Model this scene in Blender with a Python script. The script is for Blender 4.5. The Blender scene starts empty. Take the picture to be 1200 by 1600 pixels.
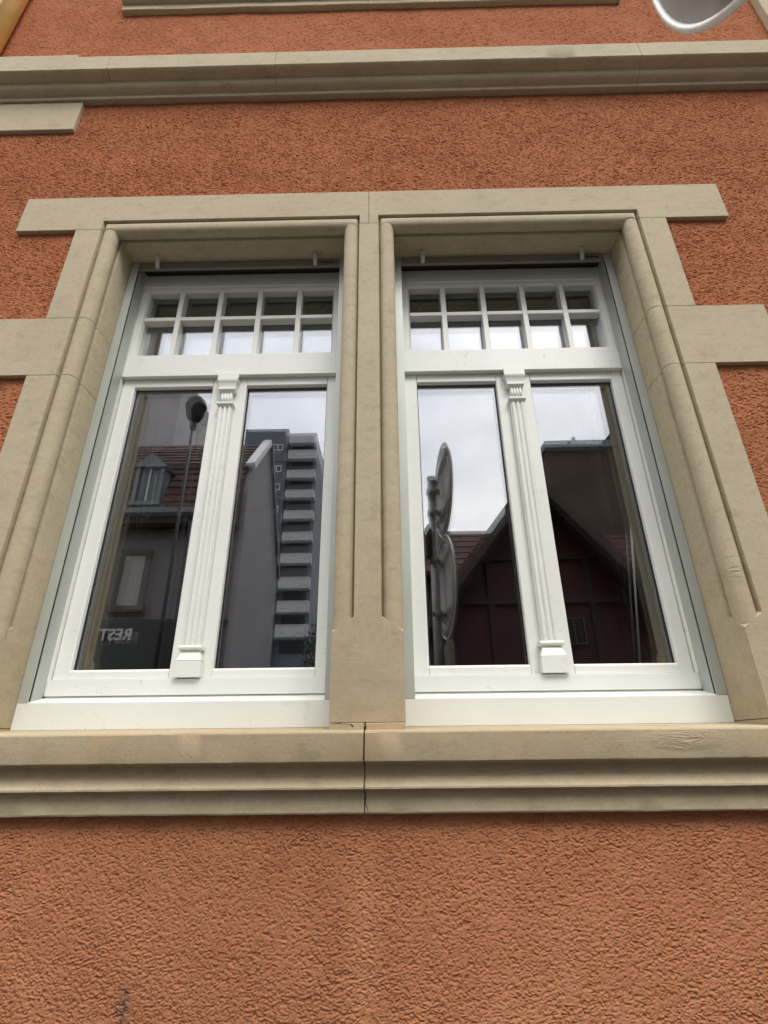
import bpy, bmesh, math, random
import numpy as np
from mathutils import Vector, Matrix
R = math.radians
random.seed(7)
S = bpy.context.scene
COL = S.collection

# ------------------------------------------------------------------ camera
CAM_LOC = (0.0, -1.75, 1.6)
F_PX, PITCH, YAW, ROLL = 815.416, R(24.3128), R(0.68152), R(-0.61282)
F = Vector((-math.sin(YAW)*math.cos(PITCH), math.cos(YAW)*math.cos(PITCH), math.sin(PITCH)))
R0 = Vector((math.cos(YAW), math.sin(YAW), 0)); U0 = R0.cross(F)
RR = math.cos(ROLL)*R0 + math.sin(ROLL)*U0
UU = -math.sin(ROLL)*R0 + math.cos(ROLL)*U0
cam = bpy.data.objects.new('camera', bpy.data.cameras.new('camera'))
COL.objects.link(cam)
m = Matrix((RR, UU, -F)).transposed().to_4x4(); m.translation = CAM_LOC
cam.matrix_world = m
cam.data.sensor_fit = 'VERTICAL'; cam.data.sensor_height = 36; cam.data.sensor_width = 27
cam.data.lens = F_PX/1600*36
cam.data.clip_start = 0.02; cam.data.clip_end = 2000
S.camera = cam

# ------------------------------------------------------------------ sky, sun, exposure
SUN_EL, SUN_AZ = R(52), R(28)      # high, behind the viewer and a little to the right
sun_dir = Vector((math.sin(SUN_AZ)*math.cos(SUN_EL), -math.cos(SUN_AZ)*math.cos(SUN_EL), math.sin(SUN_EL)))
W = bpy.data.worlds.new('World'); S.world = W; W.use_nodes = True
nt = W.node_tree; nt.nodes.clear()
def N(t, ty, **k):
    n = t.nodes.new(ty)
    for a, b in k.items(): setattr(n, a, b)
    return n
out = N(nt, 'ShaderNodeOutputWorld'); bg = N(nt, 'ShaderNodeBackground')
sky = N(nt, 'ShaderNodeTexSky', sky_type='NISHITA', sun_disc=False)
sky.sun_elevation = SUN_EL; sky.sun_rotation = math.atan2(sun_dir.x, sun_dir.y)
sky.dust_density = 3.0; sky.air_density = 1.0
tc = N(nt, 'ShaderNodeTexCoord'); mp = N(nt, 'ShaderNodeMapping'); mp.inputs['Scale'].default_value = (1.2, 1.2, 2.6)
nz = N(nt, 'ShaderNodeTexNoise'); nz.inputs['Scale'].default_value = 1.6; nz.inputs['Detail'].default_value = 7; nz.inputs['Roughness'].default_value = .55
nz.inputs['Distortion'].default_value = .4
cr = N(nt, 'ShaderNodeValToRGB')
cr.color_ramp.elements[0].position = .36; cr.color_ramp.elements[0].color = (14.2, 14.3, 15.2, 1)
cr.color_ramp.elements[1].position = .66; cr.color_ramp.elements[1].color = (22.8, 22.2, 21.8, 1)
# overcast sky: brighter towards the zenith (CIE overcast)
sep = N(nt, 'ShaderNodeSeparateXYZ'); ma = N(nt, 'ShaderNodeMath', operation='MULTIPLY_ADD'); ma.use_clamp = False
mx0 = N(nt, 'ShaderNodeMath', operation='MAXIMUM'); mx0.inputs[1].default_value = 0
ma.inputs[1].default_value = 1.0; ma.inputs[2].default_value = .42
mul = N(nt, 'ShaderNodeVectorMath', operation='SCALE')
mix = N(nt, 'ShaderNodeMix', data_type='RGBA'); mix.inputs[0].default_value = .88
L = nt.links.new
L(tc.outputs['Generated'], mp.inputs['Vector']); L(mp.outputs[0], nz.inputs['Vector']); L(nz.outputs['Fac'], cr.inputs[0])
L(tc.outputs['Generated'], sep.inputs[0]); L(sep.outputs['Z'], mx0.inputs[0]); L(mx0.outputs[0], ma.inputs[0])
L(cr.outputs[0], mul.inputs[0]); L(ma.outputs[0], mul.inputs['Scale'])
L(sky.outputs[0], mix.inputs[6]); L(mul.outputs[0], mix.inputs[7]); L(mix.outputs[2], bg.inputs['Color'])
bg.inputs['Strength'].default_value = .12
L(bg.outputs[0], out.inputs[0])
sun = bpy.data.objects.new('sun', bpy.data.lights.new('sun', 'SUN')); COL.objects.link(sun)
sun.data.energy = 1.3; sun.data.angle = R(22); sun.data.color = (1, .96, .9)
sun.rotation_euler = (-sun_dir).to_track_quat('-Z', 'Y').to_euler()
S.view_settings.view_transform = 'Standard'; S.view_settings.look = 'None'
S.view_settings.exposure = 0.3; S.view_settings.gamma = 1; S.view_settings.use_curve_mapping = False
S.cycles.transparent_max_bounces = 24; S.cycles.max_bounces = 8; S.cycles.glossy_bounces = 5

# ------------------------------------------------------------------ materials
MATS = {}
def newmat(name):
    m = bpy.data.materials.new(name); m.use_nodes = True
    t = m.node_tree; b = t.nodes['Principled BSDF']; MATS[name] = m
    return m, t, b
def pos(t, scale=(1, 1, 1)):
    g = N(t, 'ShaderNodeNewGeometry'); mp = N(t, 'ShaderNodeMapping'); mp.inputs['Scale'].default_value = scale
    t.links.new(g.outputs['Position'], mp.inputs['Vector']); return mp.outputs[0]
def noise(t, v, sc, det=4, rough=.5, dist=0):
    n = N(t, 'ShaderNodeTexNoise'); t.links.new(v, n.inputs['Vector'])
    n.inputs['Scale'].default_value = sc; n.inputs['Detail'].default_value = det
    n.inputs['Roughness'].default_value = rough; n.inputs['Distortion'].default_value = dist
    return n.outputs['Fac']
def ramp(t, f, stops):
    r = N(t, 'ShaderNodeValToRGB'); t.links.new(f, r.inputs[0])
    e = r.color_ramp.elements
    e[0].position = stops[0][0]; e[0].color = (*stops[0][1], 1)
    e[1].position = stops[-1][0]; e[1].color = (*stops[-1][1], 1)
    for p, c in stops[1:-1]:
        x = e.new(p); x.color = (*c, 1)
    return r.outputs[0]
def mixc(t, f, a, b, mode='MIX'):
    m = N(t, 'ShaderNodeMix', data_type='RGBA', blend_type=mode)
    if isinstance(f, (int, float)): m.inputs[0].default_value = f
    else: t.links.new(f, m.inputs[0])
    for i, c in ((6, a), (7, b)):
        if isinstance(c, tuple): m.inputs[i].default_value = (*c, 1)
        else: t.links.new(c, m.inputs[i])
    return m.outputs[2]
def math_(t, op, a, b=None, clamp=False):
    m = N(t, 'ShaderNodeMath', operation=op); m.use_clamp = clamp
    for i, c in ((0, a), (1, b)):
        if c is None: continue
        if isinstance(c, (int, float)): m.inputs[i].default_value = c
        else: t.links.new(c, m.inputs[i])
    return m.outputs[0]
def bump(t, b, h, strength=.3, dist=.002):
    n = N(t, 'ShaderNodeBump'); n.inputs['Strength'].default_value = strength; n.inputs['Distance'].default_value = dist
    t.links.new(h, n.inputs['Height']); t.links.new(n.outputs[0], b.inputs['Normal'])
def simple(name, c, rough=.6, metal=0, var=.12, sc=6, bs=.15, bd=.002, bsc=40, spec=.5):
    m, t, b = newmat(name)
    v = pos(t)
    n = noise(t, v, sc, 5, .6)
    lo = tuple(x*(1-var) for x in c); hi = tuple(min(1, x*(1+var)) for x in c)
    t.links.new(ramp(t, n, [(.3, lo), (.7, hi)]), b.inputs['Base Color'])
    b.inputs['Roughness'].default_value = rough; b.inputs['Metallic'].default_value = metal
    b.inputs['Specular IOR Level'].default_value = spec
    if bs: bump(t, b, noise(t, v, bsc, 4, .6), bs, bd)
    return m
def blob(t, v, centre, radius, soft=.5):
    """mask 1 inside an ellipse of the facade round centre, 0 outside"""
    s = N(t, 'ShaderNodeVectorMath', operation='SUBTRACT'); t.links.new(v, s.inputs[0]); s.inputs[1].default_value = centre
    d = N(t, 'ShaderNodeVectorMath', operation='DIVIDE'); t.links.new(s.outputs[0], d.inputs[0]); d.inputs[1].default_value = radius
    l = N(t, 'ShaderNodeVectorMath', operation='LENGTH'); t.links.new(d.outputs[0], l.inputs[0])
    mr = N(t, 'ShaderNodeMapRange'); t.links.new(l.outputs['Value'], mr.inputs[0])
    mr.inputs[1].default_value = 1; mr.inputs[2].default_value = 1-soft; mr.inputs[3].default_value = 0; mr.inputs[4].default_value = 1
    return mr.outputs[0]

# painted rough render of the facade
m, t, b = newmat('red_render')
v = pos(t)
big = noise(t, v, 1.3, 4, .55); mid = noise(t, v, 9, 5, .6); fine = noise(t, v, 130, 4, .6)
c = ramp(t, big, [(.30, (.36, .138, .070)), (.5, (.425, .180, .088)), (.70, (.475, .224, .112))])
c = mixc(t, .5, c, ramp(t, mid, [(.3, (.36, .142, .072)), (.7, (.485, .224, .112))]))
sp = N(t, 'ShaderNodeSeparateXYZ'); t.links.new(v, sp.inputs[0])
hz = N(t, 'ShaderNodeMapRange'); t.links.new(math_(t, 'ADD', sp.outputs['Z'], math_(t, 'MULTIPLY', big, 1.6)), hz.inputs[0]); hz.inputs[1].default_value = 1.7; hz.inputs[2].default_value = 4.6
c = mixc(t, hz.outputs[0], c, mixc(t, 1.0, c, (.86, .73, .68), 'MULTIPLY'))
c = mixc(t, math_(t, 'MULTIPLY', ramp(t, fine, [(.45, (0, 0, 0)), (.8, (1, 1, 1))]), .25), c, (.54, .24, .125))
# pale rain run-off streak below the joint of the sill, and a small grey scuff
run = math_(t, 'MULTIPLY', blob(t, v, (-.09, 0, .95), (.075, 9, .62), .9), math_(t, 'ADD', noise(t, v, 22, 4, .6), .1))
c = mixc(t, math_(t, 'MULTIPLY', run, .55), c, (.62, .31, .15))
sc_ = math_(t, 'MULTIPLY', blob(t, v, (-.72, 0, .985), (.03, 9, .06), .8), ramp(t, noise(t, v, 90, 3), [(.42, (0, 0, 0)), (.56, (1, 1, 1))]))
c = mixc(t, math_(t, 'MULTIPLY', sc_, .8), c, (.07, .07, .07))
t.links.new(c, b.inputs['Base Color']); b.inputs['Roughness'].default_value = .95; b.inputs['Specular IOR Level'].default_value = .1
bump(t, b, noise(t, pos(t, (1, 1, 1.5)), 190, 5, .7), .4, .0013)

# warm sandstone
m, t, b = newmat('sandstone')
v = pos(t)
c = ramp(t, noise(t, v, 1.7, 4, .6), [(.3, (.405, .338, .216)), (.52, (.46, .392, .258)), (.72, (.51, .439, .298))])
c = mixc(t, .35, c, ramp(t, noise(t, pos(t, (.8, 1, 3.2)), 6, 7, .68, .5), [(.28, (.35, .295, .195)), (.72, (.53, .47, .34))]))
c = mixc(t, .3, c, ramp(t, noise(t, v, 55, 5, .7), [(.3, (.34, .285, .19)), (.7, (.56, .495, .36))]))
c = mixc(t, math_(t, 'MULTIPLY', ramp(t, noise(t, v, 240, 3, .6), [(.5, (0, 0, 0)), (.75, (1, 1, 1))]), .25), c, (.30, .24, .15))
low_ = math_(t, 'MULTIPLY', blob(t, v, (-.08, .05, 1.75), (2.6, .5, .75), .9), ramp(t, noise(t, v, 3.5, 4, .6), [(.35, (.2, .2, .2)), (.6, (1, 1, 1))]))
c = mixc(t, math_(t, 'MULTIPLY', low_, .55), c, (.37, .275, .155))
rust = math_(t, 'MULTIPLY', blob(t, v, (-.08, -.03, 1.62), (2.9, .3, .13), .6), ramp(t, noise(t, v, 5, 5, .65), [(.42, (0, 0, 0)), (.7, (1, 1, 1))]))
c = mixc(t, math_(t, 'MULTIPLY', rust, .5), c, (.50, .34, .18))
pit = N(t, 'ShaderNodeTexVoronoi'); t.links.new(pos(t, (1, 1, 1.4)), pit.inputs['Vector']); pit.inputs['Scale'].default_value = 34
pits = math_(t, 'LESS_THAN', pit.outputs['Distance'], .085)
pn = math_(t, 'GREATER_THAN', math_(t, 'ADD', noise(t, v, 7, 2), math_(t, 'MULTIPLY', blob(t, v, (0, -.05, 1.6), (4, .1, .07), .2), .10)), .56)
pits = math_(t, 'MULTIPLY', pits, pn)
c = mixc(t, math_(t, 'MULTIPLY', pits, .55), c, (.13, .10, .06))
c = mixc(t, math_(t, 'MULTIPLY', ramp(t, noise(t, pos(t, (1, 1, 1.6)), 11, 7, .75), [(.52, (0, 0, 0)), (.68, (1, 1, 1))]), .42), c, (.27, .225, .145))
grey = ramp(t, noise(t, v, 3.1, 6, .7), [(.56, (0, 0, 0)), (.74, (1, 1, 1))])
c = mixc(t, math_(t, 'MULTIPLY', grey, .25), c, (.26, .24, .19))
t.links.new(c, b.inputs['Base Color']); b.inputs['Roughness'].default_value = .85; b.inputs['Specular IOR Level'].default_value = .25
bed = ramp(t, noise(t, pos(t, (.55, 1, 6)), 12, 6, .7, .6), [(.57, (0, 0, 0)), (.62, (1, 1, 1))])
h = math_(t, 'ADD', math_(t, 'SUBTRACT', math_(t, 'MULTIPLY', noise(t, v, 160, 4, .65), .9), math_(t, 'MULTIPLY', bed, .15)), math_(t, 'MULTIPLY', noise(t, v, 22, 4, .6), 1.2))
h = math_(t, 'SUBTRACT', h, math_(t, 'MULTIPLY', pits, 1.2))
# worn, tooled patches on the right hand roll and on the sill nose
wave = N(t, 'ShaderNodeTexNoise'); t.links.new(pos(t, (1, 1, 5)), wave.inputs['Vector']); wave.inputs['Scale'].default_value = 17; wave.inputs['Detail'].default_value = 3; wave.inputs['Distortion'].default_value = 1.2
tool = math_(t, 'MAXIMUM', blob(t, v, (1.20, 0, 3.28), (.06, .2, .10), .6), blob(t, v, (1.20, 0, 2.16), (.05, .2, .07), .7))
tool = math_(t, 'MAXIMUM', tool, blob(t, v, (.86, -.05, 1.615), (.13, .08, .034), .7))
h = math_(t, 'ADD', h, math_(t, 'MULTIPLY', math_(t, 'MULTIPLY', wave.outputs['Fac'], tool), 6.))
bump(t, b, h, .55, .0016)

# white paint with faint builder's smudges
m, t, b = newmat('white_paint')
v = pos(t)
c = ramp(t, noise(t, v, 3, 4, .6), [(.3, (.75, .77, .715)), (.7, (.80, .815, .765))])
sm = ramp(t, noise(t, v, 24, 6, .75, .6), [(.57, (0, 0, 0)), (.68, (1, 1, 1))])
where = ramp(t, noise(t, v, 2.6, 2), [(.42, (0, 0, 0)), (.56, (1, 1, 1))])
c = mixc(t, math_(t, 'MULTIPLY', math_(t, 'MULTIPLY', sm, where), .42), c, (.46, .47, .45))
t.links.new(c, b.inputs['Base Color']); b.inputs['Roughness'].default_value = .38
bump(t, b, noise(t, pos(t, (1, 1, .25)), 70, 4, .6), .08, .001)

simple('grey_aluminium', (.46, .49, .45), .42, .25, .05, 5, .04)
simple('shaded_grey_cover', (.22, .21, .18), .5, .1, .08, 6, .03)  # brownish grey aluminium darkened to stand for the shade under the lintel
simple('black_seal', (.012, .012, .012), .6, 0, .1, 5, 0)
simple('spacer_bar', (.05, .06, .06), .35, .3, .1, 5, 0)
simple('mortar', (.20, .16, .105), .95, 0, .3, 40, .4, .003, 90)
simple('dark_roller_box', (.02, .02, .02), .8, 0, .1, 5, 0)
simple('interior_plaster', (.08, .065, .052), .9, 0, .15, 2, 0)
simple('interior_floor', (.12, .08, .05), .6, 0, .2, 3, 0)
simple('curtain', (.035, .027, .022), .9, 0, .2, 4, .2)
simple('bracket_plastic', (.62, .60, .55), .5, 0, .1, 6, 0)
simple('yellow_paint', (.80, .50, .15), .55, 0, .1, 5, .1)
simple('ochre_render', (.50, .34, .12), .9, 0, .15, 4, .5, .004, 120)
simple('galvanised_steel', (.25, .25, .25), .42, .75, .12, 14, .08, .001, 60)
simple('sign_back', (.30, .29, .28), .65, .2, .1, 10, .1, .001, 60)
simple('bright_aluminium', (.68, .68, .66), .5, .5, .05, 10, .03)
simple('dark_steel', (.05, .05, .05), .5, .3, .15, 12, .1)
simple('sign_face', (.75, .75, .74), .35, 0, .03, 5, 0)
simple('asphalt', (.05, .05, .05), .9, 0, .25, 6, .5, .004, 140)
simple('pavement', (.062, .06, .056), .9, 0, .15, 4, .4, .003, 120)
simple('kerb_stone', (.30, .29, .27), .85, 0, .12, 8, .3)
simple('white_line', (.7, .7, .68), .7, 0, .1, 20, .2)
simple('lilac_grey_render', (.215, .205, .218), .9, 0, .1, 1.2, .3, .004, 60)
simple('pale_render', (.145, .138, .15), .9, 0, .1, 1.2, .3, .004, 60)
simple('slab_render', (.36, .34, .34), .9, 0, .1, 1.2, .3, .004, 60)
simple('slate_grey_panel', (.10, .105, .13), .8, 0, .1, .6, .1)
simple('balcony_concrete', (.40, .40, .405), .85, 0, .08, .8, .2)
simple('old_red_tile', (.060, .026, .019), .85, 0, .45, 3, .5, .01, 20)
simple('dark_timber', (.024, .017, .013), .75, 0, .3, 5, .3)
simple('dark_red_paint', (.036, .005, .006), .7, 0, .25, 2, .2)
simple('brown_render', (.058, .038, .026), .9, 0, .25, .8, .4, .01, 20)
simple('zinc_grey', (.14, .165, .18), .5, .3, .1, 3, .05)
simple('shutter_grey', (.36, .36, .35), .6, 0, .05, 5, 0)
simple('window_surround_brown', (.07, .054, .045), .8, 0, .15, 3, .2)
simple('black_fascia', (.014, .02, .02), .35, 0, .1, 3, 0)
simple('dull_white', (.55, .55, .56), .5, 0, .08, 3, 0)
simple('leaf_green', (.05, .07, .025), .8, 0, .5, 2, .5)
simple('bark', (.08, .06, .045), .9, 0, .3, 8, .5)
simple('street_light_grey', (.012, .012, .013), .5, .4, .1, 6, 0)

# coated glazing: part clear, part mirror, no ray tricks
def glass(name, ior, tint):
    m, t, b = newmat(name); t.nodes.remove(b)
    o = t.nodes['Material Output']
    tr = N(t, 'ShaderNodeBsdfTransparent'); tr.inputs[0].default_value = (*tint, 1)
    gl = N(t, 'ShaderNodeBsdfGlossy'); gl.inputs['Roughness'].default_value = 0.0; gl.inputs[0].default_value = (.95, .95, 1, 1)
    lw = N(t, 'ShaderNodeLayerWeight'); lw.inputs['Blend'].default_value = .5
    f5 = math_(t, 'POWER', lw.outputs['Facing'], 4.0)
    fac = math_(t, 'MULTIPLY_ADD', f5, 1-ior); t.nodes[-1].inputs[2].default_value = ior
    ms = N(t, 'ShaderNodeMixShader')
    t.links.new(fac, ms.inputs[0]); t.links.new(tr.outputs[0], ms.inputs[1]); t.links.new(gl.outputs[0], ms.inputs[2])
    t.links.new(ms.outputs[0], o.inputs['Surface'])
    return m
glass('coated_glass', .17, (.93, .95, .94))
glass('inner_glass', .115, (.86, .9, .88))
# far window panes: dark, shiny
def dark_glass(name, c=(.02, .024, .03)):
    m, t, b = newmat(name); b.inputs['Base Color'].default_value = (*c, 1); b.inputs['Roughness'].default_value = .08
    return m
dark_glass('far_window_glass'); dark_glass('skylight_glass', (.05, .08, .09))

# ------------------------------------------------------------------ mesh helpers
class MB:
    def __init__(s): s.v = []; s.f = []; s.sm = []
    def add(s, vs, fs, smooth=False):
        o = len(s.v); s.v += [tuple(p) for p in vs]
        s.f += [tuple(i+o for i in f) for f in fs]; s.sm += [smooth]*len(fs); return s
    def box(s, x0, x1, y0, y1, z0, z1):
        return s.add([(x0, y0, z0), (x1, y0, z0), (x1, y1, z0), (x0, y1, z0), (x0, y0, z1), (x1, y0, z1), (x1, y1, z1), (x0, y1, z1)],
                     [(0, 3, 2, 1), (4, 5, 6, 7), (0, 1, 5, 4), (1, 2, 6, 5), (2, 3, 7, 6), (3, 0, 4, 7)])
    def hexa(s, vs):
        return s.add(vs, [(0, 3, 2, 1), (4, 5, 6, 7), (0, 1, 5, 4), (1, 2, 6, 5), (2, 3, 7, 6), (3, 0, 4, 7)])
    def prism(s, poly, a, b, axis, smooth=False):
        """poly: 2-D points; axis x: (y,z), y: (x,z), z: (x,y)"""
        def P(p, t):
            return {'x': (t, p[0], p[1]), 'y': (p[0], t, p[1]), 'z': (p[0], p[1], t)}[axis]
        n = len(poly); vs = [P(p, a) for p in poly] + [P(p, b) for p in poly]
        s.add(vs, [tuple(range(n))[::-1], tuple(range(n, 2*n))])
        o = len(s.v)-2*n
        s.f += [(o+i, o+(i+1) % n, o+n+(i+1) % n, o+n+i) for i in range(n)]; s.sm += [smooth]*n
        return s
    def tube(s, a, b, r0, r1=None, n=14, caps=True, smooth=True):
        r1 = r0 if r1 is None else r1
        a = Vector(a); b = Vector(b); d = (b-a).normalized()
        u = d.orthogonal().normalized(); w = d.cross(u)
        ring = lambda c, r: [c + r*(u*math.cos(2*math.pi*i/n) + w*math.sin(2*math.pi*i/n)) for i in range(n)]
        o = len(s.v); s.v += [tuple(p) for p in ring(a, r0)+ring(b, r1)]
        s.f += [(o+i, o+(i+1) % n, o+n+(i+1) % n, o+n+i) for i in range(n)]; s.sm += [smooth]*n
        if caps:
            s.f += [tuple(o+i for i in range(n))[::-1], tuple(o+n+i for i in range(n))]; s.sm += [False]*2
        return s
    def lathe(s, c, axis, prof, n=64, u=None):
        """prof: (radius, height along axis)"""
        c = Vector(c); d = Vector(axis).normalized(); u = Vector(u).normalized() if u else d.orthogonal().normalized(); w = d.cross(u)
        o = len(s.v)
        for r, h in prof:
            for i in range(n):
                a = 2*math.pi*i/n; s.v.append(tuple(c + d*h + r*(u*math.cos(a)+w*math.sin(a))))
        for k in range(len(prof)-1):
            for i in range(n):
                s.f.append((o+k*n+i, o+k*n+(i+1) % n, o+(k+1)*n+(i+1) % n, o+(k+1)*n+i)); s.sm.append(True)
        return s
    def build(s, name, mat, parent=None, bevel=0, seg=2, autosmooth=None):
        me = bpy.data.meshes.new(name)
        me.from_pydata(s.v, [], s.f)
        me.polygons.foreach_set('use_smooth', s.sm)
        bm = bmesh.new(); bm.from_mesh(me)
        bmesh.ops.recalc_face_normals(bm, faces=bm.faces)
        if bevel:
            es = [e for e in bm.edges if len(e.link_faces) == 2 and e.calc_face_angle(0) > R(30)]
            bmesh.ops.bevel(bm, geom=es, offset=bevel, segments=seg, affect='EDGES', profile=.6, clamp_overlap=True)
        bm.to_mesh(me); bm.free()
        if autosmooth: 
            me.polygons.foreach_set('use_smooth', [True]*len(me.polygons)); me.set_sharp_from_angle(angle=R(autosmooth))
        me.materials.append(MATS[mat])
        return link(name, me, parent)
def wloc(o):
    v = Vector((0, 0, 0))
    while o is not None: v += o.location; o = o.parent
    return v
def link(name, me, parent=None):
    o = bpy.data.objects.new(name, me); COL.objects.link(o)
    if parent is not None:
        o.parent = parent; o.location = -wloc(parent)
    return o
def thing(name, label, cat, loc=(0, 0, 0), group=None):
    o = bpy.data.objects.new(name, None); COL.objects.link(o); o.location = loc; o.empty_display_size = .1
    return tag(o, label, cat, group)
def tag(o, label=None, cat=None, group=None, kind=None):
    if label: o['label'] = label
    if cat: o['category'] = cat
    if group: o['group'] = group
    if kind: o['kind'] = kind
    return o
def kids(o): return [c for c in bpy.data.objects if c.parent is o]
def copy_tree(o, parent=None):
    c = o.copy(); COL.objects.link(c)
    if parent is not None: c.parent = parent
    for ch in kids(o): copy_tree(ch, c)
    return c

# openings: left e1..e2, right the same shifted
E1, E2, SH = -1.328, -.200, 1.368
OPEN = [(E1, E2), (E1+SH, E2+SH)]
TOP = 3.932

# ------------------------------------------------------------------ the rendered wall
WALL = thing('facade_wall', 'terracotta coloured rough rendered house wall round the stone framed double window', 'wall', (-.08, .3, 0))
def wall_heights():
    rng = np.random.default_rng(5); n = 2048; cell = .0018
    fy = np.fft.fftfreq(n, cell)[:, None]; fx = np.fft.fftfreq(n, cell)[None, :]
    def band(lx, lz, width, seed):
        g = np.random.default_rng(seed).standard_normal((n, n))
        k = np.sqrt((fx*lx)**2 + (fy*lz)**2)
        f = np.exp(-((k-1)/width)**2)
        a = np.fft.ifft2(np.fft.fft2(g)*f).real
        return a/a.std()
    def low(l, seed):
        g = np.random.default_rng(seed).standard_normal((n, n))
        f = np.exp(-((fx*l)**2+(fy*l)**2)); a = np.fft.ifft2(np.fft.fft2(g)*f).real
        return a/a.std()
    a = band(.029, .0125, .6, 1); b_ = band(.018, .0095, .6, 2); m1 = low(.024, 3); m2 = low(.012, 4); m3 = low(.25, 6)
    g1 = np.clip(1-np.abs(a+.30*m2)/.72, 0, 1)*np.clip(.16+1.2*m1+.7*m2+.45*m3, 0, 1)
    g2 = np.clip(1-np.abs(b_+.2*m2)/.8, 0, 1)*np.clip(.12-1.1*m1+.6*m2-.3*m3, 0, 1)
    tear = g1 + .8*g2
    h = -.0058*np.clip(tear, 0, 1) + .0003*m2 + .00022*low(.004, 8) + .0003*np.clip(a, -1.5, 1.5) + .0008*m3
    return h.astype(np.float32), cell, n
HT, HC, HN = wall_heights()
def samp(X, Z):
    u = (X/HC) % HN; w = (Z/HC) % HN
    i = np.floor(u).astype(int); j = np.floor(w).astype(int); fu = (u-i).astype(np.float32); fw = (w-j).astype(np.float32)
    i %= HN; j %= HN
    i1 = (i+1) % HN; j1 = (j+1) % HN
    return (HT[j, i]*(1-fu)*(1-fw)+HT[j, i1]*fu*(1-fw)+HT[j1, i]*(1-fu)*fw+HT[j1, i1]*fu*fw)
YW = .021
def patch(x0, x1, z0, z1, cell):
    nx = int((x1-x0)/cell)+1; nz_ = int((z1-z0)/cell)+1
    X, Z = np.meshgrid(np.linspace(x0, x1, nx), np.linspace(z0, z1, nz_))
    Y = YW - (samp(X, Z)*.95 if z1 < 2 else samp(X*.80, Z*.80)*1.25)
    co = np.stack([X, Y, Z], -1).reshape(-1, 3).astype(np.float32)
    idx = np.arange(nx*nz_).reshape(nz_, nx)
    q = np.stack([idx[:-1, :-1], idx[:-1, 1:], idx[1:, 1:], idx[1:, :-1]], -1).reshape(-1, 4)
    return co, q
def render_skin():
    cs, qs, o = [], [], 0
    for p in ((-1.28, 1.2, .90, 1.44, .0018), (-1.28, 1.2, .60, .90, .008), (-1.75, -1.28, .60, 1.44, .006), (1.2, 1.7, .60, 1.44, .006),
              (-2.1, -1.49, 2.3, 4.0, .0029), (1.33, 1.98, 2.3, 4.0, .0029), (-2.75, -2.1, 1.44, 4.0, .008), (1.98, 2.7, 1.44, 4.0, .008),
              (-2.1, -1.49, 1.44, 2.3, .007), (1.33, 1.98, 1.44, 2.3, .007),
              (-2.75, -2.45, 4.0, 5.06, .008), (-2.45, 2.4, 4.0, 5.06, .0029), (2.4, 2.7, 4.0, 5.06, .008), (-2.47, 2.7, 5.06, 6.45, .0055)):
        co, q = patch(*p); cs.append(co); qs.append(q+o); o += len(co)
    co = np.concatenate(cs); q = np.concatenate(qs).astype(np.int32)
    me = bpy.data.meshes.new('render_coat')
    me.vertices.add(len(co)); me.vertices.foreach_set('co', co.ravel())
    me.loops.add(q.size); me.loops.foreach_set('vertex_index', q.ravel())
    me.polygons.add(len(q)); me.polygons.foreach_set('loop_start', np.arange(0, q.size, 4, dtype=np.int32))
    me.polygons.foreach_set('use_smooth', np.ones(len(q), bool))
    me.update(); me.materials.append(MATS['red_render'])
    return link('render_coat', me, WALL)
render_skin()
w = MB()
w.box(-2.75, E1-.02, .04, .5, .3, 8.5); w.box(1.19, 2.75, .04, .5, .3, 8.5)
w.box(E1-.02, 1.19, .04, .5, .3, 1.60); w.box(E1-.02, 1.19, .04, .5, 4.16, 8.5)
w.box(-.17, .01, .21, .5, 1.60, 4.16)
w.build('wall_body', 'red_render', WALL)
w = MB()
w.box(-2.47, 2.7, .018, .045, 6.45, 9.0)
w.box(2.7, 9, .018, .5, .3, 9.0)
w.box(-1.75, 1.7, .018, .045, .35, .60); w.box(-2.75, -1.75, .018, .045, .35, 1.44); w.box(1.7, 2.7, .018, .045, .35, 1.44)
w.box(-2.75, -2.47, .018, .045, 5.31, 5.4)
w.build('wall_margin', 'red_render', WALL)
w = MB(); w.box(-2.75, 9, -.03, .4, -.1, .35); w.build('plinth', 'sandstone', WALL, .01)

NB = MB(); NB.box(-9, -2.752, .03, .5, -.1, 9); NB.box(-2.752, -2.472, .019, .039, 5.40, 9)
tag(NB.build('neighbour_wall', 'ochre_render'), 'ochre yellow wall of the neighbouring house at the upper left edge', 'wall')
P = MB(); P.tube((-2.42, -.035, 5.27), (-2.42, -.035, 9), .052, n=24); 
pipe = P.build('downpipe', 'yellow_paint'); tag(pipe, 'yellow painted round downpipe standing on the stone ledge at the left', 'downpipe')
P = MB(); P.tube((-2.42, -.035, 6.6), (-2.42, -.035, 6.65), .058, n=24); P.box(-2.44, -2.40, -.035, .03, 6.6, 6.65)
P.build('pipe_clip', 'yellow_paint', pipe)

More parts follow.
